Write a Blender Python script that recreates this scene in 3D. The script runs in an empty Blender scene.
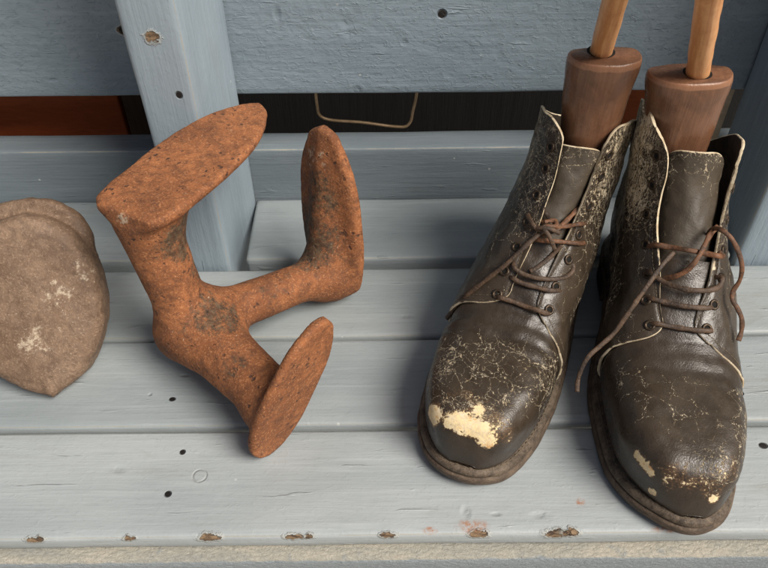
import bpy, math, random
import numpy as np
from mathutils import Vector, Matrix, noise as mnoise
PI = math.pi
sc = bpy.context.scene
COL = sc.collection
rng = np.random.RandomState(7)

# ------------------------------------------------------------------ object helpers
def thing(name, label, cat, loc=(0, 0, 0), rz=0.0, group=None):
    o = bpy.data.objects.new(name, None)
    COL.objects.link(o)
    o.location = loc; o.rotation_euler = (0, 0, rz)
    o.empty_display_size = .02
    o['label'] = label; o['category'] = cat
    if group: o['group'] = group
    return o

def link(name, me, mat=None, parent=None, mats=None):
    o = bpy.data.objects.new(name, me)
    COL.objects.link(o)
    if parent is not None: o.parent = parent
    for m in (mats or ([mat] if mat else [])): me.materials.append(m)
    return o

def mk(name, V, F, mat=None, parent=None, attrs=None, smooth=True, mats=None, midx=None, normals=None):
    me = bpy.data.meshes.new(name)
    me.from_pydata([tuple(map(float, v)) for v in V], [], [tuple(int(i) for i in f) for f in F])
    me.validate(); me.update()
    for k, a in (attrs or {}).items():
        at = me.attributes.new(k, 'FLOAT', 'POINT')
        at.data.foreach_set('value', np.asarray(a, dtype=np.float32))
    if smooth: me.polygons.foreach_set('use_smooth', [True] * len(me.polygons))
    if midx is not None: me.polygons.foreach_set('material_index', list(map(int, midx)))
    if normals is not None: me.normals_split_custom_set_from_vertices([tuple(map(float, n)) for n in normals])
    me.update()
    return link(name, me, mat, parent, mats)

def unit(a): return a / np.maximum(np.linalg.norm(a, axis=-1, keepdims=True), 1e-12)
def sstep(a, b, x):
    t = np.clip((np.asarray(x, float) - a) / (b - a), 0, 1); return t * t * (3 - 2 * t)

def cubic(xk, yk):
    """smooth interpolation through keys (finite-difference hermite)"""
    xk = np.asarray(xk, float); yk = np.asarray(yk, float)
    d = np.diff(yk) / np.diff(xk); m = np.zeros_like(yk)
    m[1:-1] = (d[:-1] * np.diff(xk)[1:] + d[1:] * np.diff(xk)[:-1]) / (xk[2:] - xk[:-2])
    m[0] = d[0]; m[-1] = d[-1]
    def f(x):
        x = np.clip(np.asarray(x, float), xk[0], xk[-1])
        i = np.clip(np.searchsorted(xk, x, side='right') - 1, 0, len(xk) - 2)
        h = xk[i + 1] - xk[i]; t = (x - xk[i]) / h
        return ((2*t**3 - 3*t**2 + 1) * yk[i] + (t**3 - 2*t**2 + t) * h * m[i]
                + (-2*t**3 + 3*t**2) * yk[i + 1] + (t**3 - t**2) * h * m[i + 1])
    return f

def spline(pts, n, closed=False):
    pts = np.asarray(pts, float)
    if closed: pts = np.vstack([pts, pts[:1]])
    L = np.concatenate([[0], np.cumsum(np.linalg.norm(np.diff(pts, axis=0), axis=1) ** .5)])
    if closed:
        pp = np.vstack([pts[-4:-1], pts, pts[1:4]])
        d = np.diff(L); LL = np.concatenate([L[0] - np.cumsum(d[::-1][:3])[::-1], L, L[-1] + np.cumsum(d[:3])])
        fs = [cubic(LL, pp[:, k]) for k in range(pts.shape[1])]
        u = np.linspace(0, L[-1], n, endpoint=False)
    else:
        fs = [cubic(L, pts[:, k]) for k in range(pts.shape[1])]
        u = np.linspace(0, L[-1], n)
    return np.stack([f(u) for f in fs], -1)

def gridfaces(n, m, wrap=False, off=0, flip=False):
    F = []
    for i in range(n - 1):
        for j in range(m if wrap else m - 1):
            a, b = i * m + j, i * m + (j + 1) % m
            c, d = (i + 1) * m + (j + 1) % m, (i + 1) * m + j
            q = (a, b, c, d) if not flip else (d, c, b, a)
            F.append(tuple(off + k for k in q))
    return F

def gnormals(P):
    du = np.gradient(P, axis=0); dv = np.gradient(P, axis=1)
    return unit(np.cross(dv, du))

def fbm(P, scale, oct=3, seed=0.0):
    P = np.asarray(P, float)
    out = np.empty(P.shape[:-1])
    it = np.ndindex(*P.shape[:-1])
    for i in it:
        p = P[i]
        out[i] = mnoise.fractal(Vector((p[0]*scale + seed, p[1]*scale - seed, p[2]*scale + 2*seed)), 1.0, 2.0, oct)
    return out

def tube(pts, rad, n=10, flat=None, ref=(0, -.7, .7), caps=True, wob=0.0):
    """sweep; rad = half width, flat = half thickness along ref direction"""
    pts = np.asarray(pts, float); N = len(pts)
    T = unit(np.gradient(pts, axis=0))
    ref = np.asarray(ref, float)
    B = unit(np.cross(T, ref)); Nn = unit(np.cross(B, T))
    r = np.broadcast_to(np.asarray(rad, float), (N,)).copy()
    fl = r if flat is None else np.broadcast_to(np.asarray(flat, float), (N,)).copy()
    if wob:
        r = r * (1 + wob * np.array([mnoise.noise(Vector(p * 160)) for p in pts]))
    V = []
    for i in range(N):
        for k in range(n):
            a = 2 * PI * k / n
            V.append(pts[i] + B[i] * r[i] * math.cos(a) + Nn[i] * fl[i] * math.sin(a))
    F = gridfaces(N, n, wrap=True, flip=True)
    if caps:
        for e, idx in ((0, 0), (1, N - 1)):
            V.append(pts[idx]); c = len(V) - 1; b = idx * n
            for k in range(n):
                f = (c, b + k, b + (k + 1) % n)
                F.append(f if e == 0 else f[::-1])
    return np.array(V), F

def merge(lst):
    V = []; F = []; o = 0
    for v, f in lst:
        V.append(np.asarray(v)); F += [tuple(o + i for i in q) for q in f]; o += len(v)
    return np.vstack(V), F

# ------------------------------------------------------------------ node helpers
class NT:
    def __init__(s, name):
        s.mat = bpy.data.materials.new(name); s.mat.use_nodes = True
        s.t = s.mat.node_tree; s.t.nodes.clear()
        s.out = s.t.nodes.new('ShaderNodeOutputMaterial')
        s.b = s.t.nodes.new('ShaderNodeBsdfPrincipled')
        s.t.links.new(s.b.outputs[0], s.out.inputs[0])
        s.tc = s.t.nodes.new('ShaderNodeTexCoord')
    def L(s, a, b): s.t.links.new(a, b)
    def set(s, sock, v):
        if hasattr(v, 'is_output'): s.L(v, sock)
        elif isinstance(v, (tuple, list)) and len(v) == 3 and sock.type == 'RGBA': sock.default_value = (*v, 1)
        else: sock.default_value = v
    def math(s, op, a, b=0.0, c=None, clamp=False):
        n = s.t.nodes.new('ShaderNodeMath'); n.operation = op; n.use_clamp = clamp
        s.set(n.inputs[0], a); s.set(n.inputs[1], b)
        if c is not None: s.set(n.inputs[2], c)
        return n.outputs[0]
    def vmath(s, op, a, b=(0, 0, 0), out=0):
        n = s.t.nodes.new('ShaderNodeVectorMath'); n.operation = op
        s.set(n.inputs[0], a); s.set(n.inputs[1], b); return n.outputs[out]
    def scale(s, v, sc_, rot=(0, 0, 0)):
        n = s.t.nodes.new('ShaderNodeMapping'); s.L(v, n.inputs[0])
        n.inputs['Scale'].default_value = sc_; n.inputs['Rotation'].default_value = rot; return n.outputs[0]
    def noise(s, v, sca, det=4, rough=.55, dist=0.0, out='Fac'):
        n = s.t.nodes.new('ShaderNodeTexNoise'); s.L(v, n.inputs['Vector'])
        n.inputs['Scale'].default_value = sca; n.inputs['Detail'].default_value = det
        n.inputs['Roughness'].default_value = rough; n.inputs['Distortion'].default_value = dist
        return n.outputs[out]
    def voro(s, v, sca, feat='DISTANCE_TO_EDGE', out='Distance', rnd=1.0):
        n = s.t.nodes.new('ShaderNodeTexVoronoi'); n.feature = feat; s.L(v, n.inputs['Vector'])
        n.inputs['Scale'].default_value = sca; n.inputs['Randomness'].default_value = rnd
        return n.outputs[out]
    def attr(s, name):
        n = s.t.nodes.new('ShaderNodeAttribute'); n.attribute_name = name; return n.outputs['Fac']
    def map(s, v, a, b, c=0.0, d=1.0, smooth=True):
        n = s.t.nodes.new('ShaderNodeMapRange')
        if smooth: n.interpolation_type = 'SMOOTHSTEP'
        for k, q in zip((0, 1, 2, 3, 4), (v, a, b, c, d)): s.set(n.inputs[k], q)
        return n.outputs[0]
    def mix(s, f, a, b, mode='MIX'):
        n = s.t.nodes.new('ShaderNodeMix'); n.data_type = 'RGBA'; n.blend_type = mode
        s.set(n.inputs[0], f); s.set(n.inputs[6], a); s.set(n.inputs[7], b); return n.outputs[2]
    def mixf(s, f, a, b):
        n = s.t.nodes.new('ShaderNodeMix'); n.data_type = 'FLOAT'
        s.set(n.inputs[0], f); s.set(n.inputs[2], a); s.set(n.inputs[3], b); return n.outputs[0]
    def bump(s, h, strength=1.0, dist=.001, prev=None):
        n = s.t.nodes.new('ShaderNodeBump'); n.inputs['Strength'].default_value = strength
        n.inputs['Distance'].default_value = dist; s.set(n.inputs['Height'], h)
        if prev is not None: s.L(prev, n.inputs['Normal'])
        return n.outputs[0]
    def fin(s, col=None, rough=None, nrm=None, spec=None, metal=None, coat=None):
        if col is not None: s.set(s.b.inputs['Base Color'], col)
        if rough is not None: s.set(s.b.inputs['Roughness'], rough)
        if nrm is not None: s.L(nrm, s.b.inputs['Normal'])
        if spec is not None: s.set(s.b.inputs['Specular IOR Level'], spec)
        if metal is not None: s.set(s.b.inputs['Metallic'], metal)
        if coat is not None: s.set(s.b.inputs['Coat Weight'], coat)
        return s.mat

# ------------------------------------------------------------------ materials
def paint_mat(name, base=(.205, .25, .285), dark=(.15, .19, .222), rot=(0, 0, 0), spots=(), stipple=0.0, rough=.42, grime=.5, edge=.6):
    """weathered grey-blue brush paint; spots = (x, y, z, rx, rz, kind) in object space; kind: hole, chip, rust, dent"""
    n = NT(name); co = n.tc.outputs['Object']
    gr = n.scale(co, (1, 1, 1), rot)                       # grain runs along local x of gr
    st = n.scale(gr, (7, 190, 190)); st2 = n.scale(gr, (26, 420, 420))
    brush = n.noise(st, 1, 5, .6, .2); brush2 = n.noise(st2, 1, 3, .6)
    cloud = n.noise(n.scale(gr, (3, 9, 9)), 1.6, 5, .62)
    fine = n.noise(co, 420, 3, .6)
    lump = n.noise(co, 95, 3, .55, .6)
    c = n.mix(n.map(cloud, .32, .68), dark, base)
    stain = n.noise(n.scale(gr, (2.2, 5, 5)), 1, 3, .5, .8)
    c = n.mix(n.map(stain, .35, .65, 0, .45), c, tuple(v * 1.12 for v in base))
    c = n.mix(n.map(brush, .5, .78, 0, .45), c, tuple(min(1, v * 1.28) for v in base))
    c = n.mix(n.map(brush2, .56, .8, 0, .3), c, tuple(v * .72 for v in dark))
    # yellowish dirt
    dirt = n.noise(n.scale(gr, (5, 30, 30)), 1, 6, .7, .5)
    c = n.mix(n.map(dirt, .56, .78, 0, grime), c, (.21, .20, .165))
    # tiny white specks
    sp = n.voro(co, 55, 'F1', rnd=1.0)
    spr = sp.node.outputs['Color']
    rsel = n.t.nodes.new('ShaderNodeSeparateColor'); n.L(spr, rsel.inputs[0])
    spm = n.math('MULTIPLY', n.map(sp, .05, .075, 1, 0), n.math('GREATER_THAN', rsel.outputs[0], .86))
    c = n.mix(n.math('MULTIPLY', spm, .7), c, (.5, .52, .5))
    h = n.math('ADD', n.math('MULTIPLY', brush, .45), n.math('MULTIPLY', brush2, .24))
    h = n.math('ADD', h, n.math('MULTIPLY', fine, .08))
    h = n.math('ADD', h, n.math('MULTIPLY', lump, .22 + stipple * .3))
    # drips and curds of old paint
    curd = n.noise(n.scale(gr, (150, 260, 260), (rot[0], rot[1], rot[2] + .5)), 1, 4, .7, .9)
    h = n.math('ADD', h, n.math('MULTIPLY', n.map(curd, .50, .78), .10 + .26 * stipple))
    if stipple > .5:
        big = n.noise(n.scale(gr, (34, 52, 52)), 1, 3, .55, 1.0)
        h = n.math('ADD', h, n.math('MULTIPLY', big, .9))
        rg0 = n.noise(n.scale(gr, (6, 20, 20)), 1, 3, .6)
    # rare raised runs of paint
    run = n.noise(n.scale(gr, (22, 150, 150)), 1, 3, .5, .4)
    h = n.math('ADD', h, n.math('MULTIPLY', n.map(run, .66, .74), .45))
    rg = n.mixf(n.map(cloud, .3, .7), rough - .08, rough + .12)
    # worn corners (Pointiness is replaced by an attribute set on the mesh)
    ed = n.attr('edge')
    en = n.noise(n.scale(gr, (30, 90, 90)), 1, 5, .7)
    em = n.math('MULTIPLY', n.map(n.math('ADD', ed, n.math('MULTIPLY', n.math('SUBTRACT', en, .5), 1.1)), .75, .95), edge)
    c = n.mix(em, c, (.33, .31, .25))
    dn = n.noise(co, 230, 4, .7, out='Color')
    dv = n.vmath('MULTIPLY', n.vmath('SUBTRACT', dn, (.5, .5, .5)), (.007, .007, .007))
    pos = n.vmath('ADD', co, dv)
    hole = None
    for (x, y, z, rx, rz, kind) in spots:
        k = 1.0 / rx; kz = 1.0 / rz
        d = n.vmath('MULTIPLY', n.vmath('SUBTRACT', pos if kind not in ('hole', 'plug', 'dent') else co, (x, y, z)), (k, kz, kz))
        d = n.vmath('LENGTH', d, out=1)
        if kind == 'hole':
            m = n.map(d, .8, 1.1, 1, 0); c = n.mix(m, c, (.012, .010, .009))
            ring = n.map(d, .9, 1.2, 1, 0); h = n.math('ADD', h, n.math('MULTIPLY', ring, -1.2))
        elif kind == 'chip':
            d = n.math('ADD', d, n.math('MULTIPLY', n.math('SUBTRACT', n.noise(co, 140, 4, .7), .5), 1.1)); rim = n.map(d, 1.05, 1.5, 1, 0); c = n.mix(n.math('MULTIPLY', rim, .55), c, (.42, .42, .38))
            m = n.map(d, .85, 1.0, 1, 0)
            wood = n.mix(n.map(n.noise(n.scale(co, (110, 330, 330)), 1, 4, .7, .5), .36, .66), (.045, .026, .016), (.28, .19, .11))
            c = n.mix(m, c, wood); h = n.math('ADD', h, n.math('MULTIPLY', m, -2.2)); h = n.math('ADD', h, n.math('MULTIPLY', rim, .5))
            rg = n.mixf(m, rg, .85)
        elif kind == 'rust':
            m = n.math('MULTIPLY', n.map(d, .35, 1.1, 1, 0), n.map(n.noise(co, 300, 4, .7), .40, .60, .15, .85)); c = n.mix(m, c, (.34, .15, .07))
        elif kind == 'dent':
            m = n.map(d, .2, 1.15, 1, 0); h = n.math('ADD', h, n.math('MULTIPLY', n.math('MULTIPLY', m, n.map(lump, .3, .6, .3, 1.0)), -.7))
            c = n.mix(n.math('MULTIPLY', n.map(d, .2, .9, 1, 0), .14), c, tuple(v * .5 for v in dark))
        elif kind == 'plug':
            m = n.math('MULTIPLY', n.map(d, .75, 1.0), n.map(d, 1.0, 1.25, 1, 0)); h = n.math('ADD', h, n.math('MULTIPLY', m, -.4))
            c = n.mix(n.math('MULTIPLY', m, .22), c, (.24, .22, .19))
    nb = n.bump(h, 1.0, .0011)
    return n.fin(c, rg, nb, spec=.45)

def rust_mat(name, cols, pits=(.040, .026, .022), moss=(.090, .078, .050), gl=.0, pit_k=1.0):
    n = NT(name); co = n.tc.outputs['Object']
    a = n.noise(co, 26, 6, .65, .3); b = n.noise(co, 170, 6, .7); f = n.noise(co, 620, 4, .7)
    c = n.mix(n.map(a, .32, .68), cols[0], cols[1])
    lg = n.noise(co, 13, 4, .6, .6); c = n.mix(n.map(lg, .44, .68, 0, .6), c, tuple(v * .72 for v in cols[0]))
    c = n.mix(n.map(b, .42, .72, 0, .75), c, cols[2])
    c = n.mix(n.map(f, .5, .72, 0, .75), c, cols[3])
    sp_ = n.noise(co, 420, 5, .8); c = n.mix(n.map(sp_, .52, .66, 0, .50), c, tuple(v * .52 for v in cols[2]))
    mo = n.noise(co, 60, 6, .75, .8); c = n.mix(n.map(mo, .46, .66, 0, .6), c, tuple(v * .75 for v in cols[2]))
    # small dark pits
    pn = n.noise(n.scale(co, (1, 1, 1)), 150, 3, .6, .8)
    pm = n.math('MULTIPLY', n.map(pn, .66, .72), pit_k * .8)
    pv = n.voro(n.vmath('ADD', co, n.vmath('MULTIPLY', n.vmath('SUBTRACT', n.noise(co, 200, 3, out='Color'), (.5, .5, .5)), (.006, .006, .006))), 150, 'F1')
    pm2 = n.math('MULTIPLY', n.map(pv, .14, .26, 1, 0), n.map(n.noise(co, 40, 3), .47, .58))
    pm = n.math('MAXIMUM', pm, n.math('MULTIPLY', pm2, .9 * pit_k))
    c = n.mix(n.math('MULTIPLY', pm, .85), c, pits)
    # dark greenish-black scale where the attribute says
    g = n.attr('grime')
    gn = n.math('ADD', n.math('MULTIPLY', n.noise(co, 85, 8, .85, .3), .6), n.math('MULTIPLY', n.noise(co, 260, 5, .75), .4))
    gm = n.map(n.math('ADD', n.math('MULTIPLY', g, .62), n.math('MULTIPLY', n.math('SUBTRACT', gn, .5), 3.0)), .28, .72)
    gc = n.mix(n.map(n.noise(co, 240, 4), .4, .65), (.030, .025, .017), moss)
    c = n.mix(n.math('MULTIPLY', gm, .80), c, gc)
    # pale flecks; on the brown iron they are wet glints painted in
    w = n.noise(co, 330, 3, .6)
    fk = n.attr('fleck'); w2 = n.noise(co, 140, 5, .75)
    wm = n.math('MAXIMUM', n.math('MULTIPLY', n.map(w, .68, .74), fk), n.map(n.math('ADD', n.math('MULTIPLY', fk, .40), w2), .86, 1.02, 0, .6))
    c = n.mix(wm, c, (.66, .56, .42))
    h = n.math('ADD', n.math('MULTIPLY', b, .6), n.math('MULTIPLY', f, .35))
    h = n.math('ADD', h, n.math('MULTIPLY', pm, -.55)); h = n.math('ADD', h, n.math('MULTIPLY', a, .6))
    rg = n.mixf(n.map(b, .4, .7), .85 - gl, .62 - gl)
    return n.fin(c, rg, n.bump(h, 1.0, .0012), spec=.35)

def leather_mat(name, base=(.019, .0133, .0088), worn=(.066, .049, .033), gloss=.29):
    n = NT(name); co = n.tc.outputs['Object']
    crack, wear, peel, edge, dust = (n.attr(k) for k in ('crack', 'wear', 'peel', 'edge', 'dust'))
    a = n.noise(co, 30, 6, .62, .4); b = n.noise(co, 130, 5, .65); f = n.noise(co, 900, 3, .6)
    c = n.mix(n.map(a, .3, .7), base, tuple(v * 1.75 for v in base))
    dm = n.math('MULTIPLY', dust, n.map(n.math('ADD', n.math('MULTIPLY', a, .6), n.math('MULTIPLY', b, .4)), .3, .65, .35, 1))
    c = n.mix(dm, c, worn)
    c = n.mix(n.map(b, .55, .8, 0, .35), c, (.06, .035, .018))
    dn = n.noise(co, 70, 4, .6, out='Color')
    pos = n.vmath('ADD', co, n.vmath('MULTIPLY', n.vmath('SUBTRACT', dn, (.5, .5, .5)), (.016, .016, .016)))
    dn2 = n.noise(co, 420, 3, .6, out='Color')
    pos = n.vmath('ADD', pos, n.vmath('MULTIPLY', n.vmath('SUBTRACT', dn2, (.5, .5, .5)), (.0028, .0028, .0028)))
    brk = n.noise(co, 55, 5, .7, .5); brk2 = n.noise(co, 240, 4, .7)
    def cr(sca, wid, thr, vec=pos):
        v = n.voro(vec, sca)
        w = n.math('MULTIPLY', n.math('MULTIPLY', n.map(n.math('ADD', n.math('MULTIPLY', crack, .75), n.math('MULTIPLY', n.math('SUBTRACT', brk, .5), 1.0)), thr, thr + .30), n.map(brk2, .3, .7, .25, 1.35)), wid)
        return n.map(v, 0.0, n.math('ADD', w, 1e-5), 1, 0)
    m = cr(62, .021, .20); m = n.math('MAXIMUM', m, n.math('MULTIPLY', cr(128, .034, .36), .92)); m = n.math('MAXIMUM', m, n.math('MULTIPLY', cr(300, .10, .62), .8))
    # long flakes on the shaft
    fl = n.noise(n.scale(pos, (640, 640, 130)), 1, 5, .74, .3)
    fl2 = n.noise(co, 33, 4, .6)
    pf = n.math('ADD', n.math('MULTIPLY', peel, .5), n.math('ADD', n.math('MULTIPLY', n.math('SUBTRACT', fl, .5), 2.3), n.math('MULTIPLY', n.math('SUBTRACT', fl2, .5), .7)))
    m = n.math('MAXIMUM', m, n.map(pf, .54, .64))
    # scuffed through to the raw hide
    wn = n.math('ADD', n.noise(co, 110, 6, .72, .6), n.math('MULTIPLY', n.math('SUBTRACT', n.noise(co, 520, 4, .7), .5), .9))
    wm = n.map(n.math('ADD', wear, n.math('MULTIPLY', n.math('SUBTRACT', wn, .5), 1.75)), .47, .63)
    m = n.math('MAXIMUM', m, wm)
    en = n.noise(co, 120, 5, .65)
    em = n.map(n.math('ADD', edge, n.math('MULTIPLY', n.math('SUBTRACT', en, .5), 1.7)), .48, .66)
    m = n.math('MAXIMUM', m, n.math('MULTIPLY', em, .92))
    cream = n.mix(n.map(n.noise(co, 160, 5, .65), .3, .65), (.46, .35, .21), (.74, .63, .45))
    cream = n.mix(n.math('MULTIPLY', wm, n.map(n.noise(co, 300, 4, .7), .3, .62, .0, .9)), cream, (.84, .66, .36))
    cream = n.mix(n.math('MULTIPLY', wm, n.map(n.noise(co, 150, 5, .7), .56, .68, 0, .75)), cream, (.50, .26, .09))
    # brown halo around damaged places
    halo = n.map(n.math('ADD', wear, n.math('MULTIPLY', n.math('SUBTRACT', wn, .5), 1.1)), .2, .55, 0, .6)
    c = n.mix(halo, c, (.20, .098, .038))
    c = n.mix(m, c, cream)
    rg = n.mixf(n.map(b, .35, .7), gloss - .06, gloss + .16)
    rg = n.mixf(dm, rg, gloss + .06); rg = n.mixf(m, rg, .8)
    h = n.math('ADD', n.math('MULTIPLY', m, -.55), n.math('MULTIPLY', f, .10))
    h = n.math('ADD', h, n.math('MULTIPLY', b, .35)); h = n.math('ADD', h, n.math('MULTIPLY', a, .5))
    grain = n.voro(co, 900, 'F1'); h = n.math('ADD', h, n.math('MULTIPLY', grain, .08))
    return n.fin(c, rg, n.bump(h, 1.0, .0009), spec=.5)

def wood_mat(name, c1, c2, c3, axis_rot=(0, 0, 0), rough=.45, gl=1.0, dents=.5, fg=.5):
    """grain along local z"""
    n = NT(name); co = n.tc.outputs['Object']
    v = n.scale(co, (1, 1, .06), axis_rot)
    g = n.noise(v, 240, 6, .65, .6); g2 = n.noise(v, 700, 4, .7); a = n.noise(co, 34, 5, .6, .4)
    c = n.mix(n.map(g, .34, .66), c1, c2); c = n.mix(n.map(a, .45, .72, 0, .7), c, c3)
    c = n.mix(n.map(g2, .58, .75, 0, fg), c, tuple(v_ * .45 for v_ in c1))
    s = n.noise(co, 210, 5, .7); c = n.mix(n.map(s, .62, .72, 0, dents), c, tuple(v_ * .4 for v_ in c1))
    ed = n.attr('edge'); en = n.noise(co, 130, 4, .7)
    c = n.mix(n.map(n.math('ADD', ed, n.math('MULTIPLY', n.math('SUBTRACT', en, .5), .9)), .60, .95, 0, .55), c, tuple(min(1, v_ * 1.8) for v_ in c2))
    sx = n.t.nodes.new('ShaderNodeSeparateXYZ'); n.L(co, sx.inputs[0])
    h = n.math('ADD', n.math('MULTIPLY', g, .5), n.math('MULTIPLY', s, .4)); h = n.math('ADD', h, n.math('MULTIPLY', g2, .3))
    return n.fin(c, n.mixf(n.map(a, .3, .7), rough - .08, rough + .12), n.bump(h, .8, .0006 * gl), spec=.45)

def plain_mat(name, c1, c2, sca=60, rough=.6, bump=.0005, metal=0.0, stretch=(1, 1, 1), spec=.4):
    n = NT(name); co = n.scale(n.tc.outputs['Object'], stretch)
    a = n.noise(co, sca, 6, .65, .3); b = n.noise(co, sca * 7, 4, .65)
    c = n.mix(n.map(n.math('ADD', n.math('MULTIPLY', a, .65), n.math('MULTIPLY', b, .35)), .36, .64), c1, c2)
    h = n.math('ADD', n.math('MULTIPLY', a, .6), n.math('MULTIPLY', b, .4))
    return n.fin(c, n.mixf(a, rough - .1, rough + .1), n.bump(h, 1.0, bump), metal=metal, spec=spec)

M = {}
M['leather'] = leather_mat('leather')
def lining_mat():
    n = NT('leather_lining'); co = n.tc.outputs['Object']
    a = n.noise(co, 70, 5, .65); e = n.noise(co, 130, 4, .65)
    c = n.mix(n.map(a, .36, .64), (.055, .038, .024), (.018, .013, .009))
    em = n.map(n.math('ADD', n.attr('edge'), n.math('MULTIPLY', n.math('SUBTRACT', e, .5), .9)), .40, .60)
    c = n.mix(em, c, (.50, .39, .23))
    return n.fin(c, .7, n.bump(a, 1.0, .0008))
M['lining'] = lining_mat()
M['tongue'] = leather_mat('tongue_leather', (.034, .025, .016), (.070, .054, .036), .5)
M['sole'] = plain_mat('sole_leather', (.150, .105, .070), (.050, .035, .024), 75, .62, .0016, stretch=(1, 1, 2.6))
M['welt'] = plain_mat('welt_leather', (.160, .118, .080), (.045, .032, .022), 120, .55, .0014)
M['lace'] = plain_mat('lace_leather', (.110, .064, .036), (.026, .017, .012), 90, .55, .0012)
M['lace_worn'] = plain_mat('worn_lace_leather', (.190, .082, .036), (.040, .023, .014), 75, .62, .0009)
M['eyelet'] = plain_mat('eyelet_metal', (.10, .068, .042), (.030, .022, .016), 300, .42, .0003, metal=.6)
M['black'] = plain_mat('eyelet_hole', (.006, .005, .004), (.003, .003, .002), 100, .9, .0001)
M['thread'] = plain_mat('waxed_thread', (.16, .12, .075), (.08, .06, .04), 400, .7, .0002)
M['last'] = wood_mat('last_wood', (.150, .070, .038), (.198, .096, .052), (.092, .046, .027), rough=.23, dents=.45, fg=.12)
M['dowel'] = wood_mat('dowel_wood', (.50, .215, .080), (.70, .375, .170), (.42, .165, .058), rough=.42, dents=.25)
M['rust'] = rust_mat('rusted_iron', ((.205, .074, .029), (.390, .148, .056), (.135, .057, .030), (.56, .265, .118)))
M['brown_iron'] = rust_mat('brown_iron', ((.180, .112, .070), (.255, .170, .112), (.130, .080, .052), (.38, .27, .18)), moss=(.08, .06, .04), gl=.20, pit_k=.25)
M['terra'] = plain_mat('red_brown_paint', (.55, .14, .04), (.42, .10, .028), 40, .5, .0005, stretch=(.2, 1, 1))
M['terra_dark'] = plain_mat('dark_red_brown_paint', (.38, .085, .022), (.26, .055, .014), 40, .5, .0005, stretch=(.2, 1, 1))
M['shaded_wall'] = plain_mat('shaded_boards', (.006, .0055, .005), (.003, .003, .003), 14, .9, .002, stretch=(6, 6, .3))  # brown boards, near-black because the shade behind the bench is in the colour
M['wire'] = plain_mat('wire_metal', (.60, .42, .25), (.40, .27, .15), 60, .4, .0002, metal=.3)
M['raw_wood'] = plain_mat('raw_wood', (.62, .50, .35), (.46, .35, .23), 80, .8, .0008, stretch=(.1, 1, 1))
M['brownpost'] = plain_mat('dark_brown_wood', (.055, .028, .012), (.025, .014, .008), 60, .7, .001, stretch=(1, 1, .1))

# ------------------------------------------------------------------ signed-distance casting helper
def surface_nets(f, lo, hi, h):
    lo = np.array(lo, float); nx, ny, nz = (np.ceil((np.array(hi) - lo) / h).astype(int) + 1)
    X, Y, Z = np.meshgrid(*[lo[k] + h * np.arange(n) for k, n in enumerate((nx, ny, nz))], indexing='ij')
    D = f(np.stack([X, Y, Z], -1))
    S = D < 0
    acc = np.zeros((nx - 1, ny - 1, nz - 1, 3)); cnt = np.zeros((nx - 1, ny - 1, nz - 1))
    corners = [(i, j, k) for i in (0, 1) for j in (0, 1) for k in (0, 1)]
    def sub(A, c): return A[c[0]:nx - 1 + c[0], c[1]:ny - 1 + c[1], c[2]:nz - 1 + c[2]]
    for c in corners:
        for ax in range(3):
            if c[ax] == 0:
                e = list(c); e[ax] = 1
                d0, d1 = sub(D, c), sub(D, e); m = (d0 < 0) != (d1 < 0)
                t = np.where(m, d0 / np.where(m, d0 - d1, 1), 0)
                for k in range(3):
                    acc[..., k] += np.where(m, c[k] + (t if k == ax else 0), 0)
                cnt += m
    act = cnt > 0
    idx = -np.ones(act.shape, int); idx[act] = np.arange(act.sum())
    I = np.argwhere(act)
    V = lo + h * (I + acc[act] / cnt[act][:, None])
    F = []
    for ax in range(3):
        a, b = [(1, 2), (2, 0), (0, 1)][ax]
        s0 = [slice(None)] * 3; s1 = [slice(None)] * 3
        s0[ax] = slice(0, -1); s1[ax] = slice(1, None)
        for k in (a, b): s0[k] = s1[k] = slice(1, -1)
        A, B = S[tuple(s0)], S[tuple(s1)]
        w = np.argwhere(A != B)
        inside0 = A[tuple(w.T)]
        base = w.copy(); base[:, a] += 1; base[:, b] += 1
        def cell(da, db):
            q = base.copy(); q[:, a] += da; q[:, b] += db; return idx[tuple(q.T)]
        q = np.stack([cell(-1, -1), cell(0, -1), cell(0, 0), cell(-1, 0)], 1)
        q[~inside0] = q[~inside0][:, ::-1]
        F.append(q)
    F = np.vstack(F)
    # pull vertices onto the true surface, then gradient normals
    e = h * .5
    def grad(P): return unit(np.stack([f(P + np.eye(3)[k] * e) - f(P - np.eye(3)[k] * e) for k in range(3)], -1))
    for _ in range(2): V = V - grad(V) * f(V)[:, None] * .8
    return V, F, grad(V)

def smin(a, b, k):
    h = np.clip(.5 + .5 * (b - a) / k, 0, 1); return b * (1 - h) + a * h - k * h * (1 - h)
def capsule(P, a, b, ra, rb):
    a = np.array(a, float); b = np.array(b, float); ab = b - a
    t = np.clip(((P - a) @ ab) / (ab @ ab), 0, 1)
    return np.linalg.norm(P - a - t[..., None] * ab, axis=-1) - (ra + (rb - ra) * t)

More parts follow.
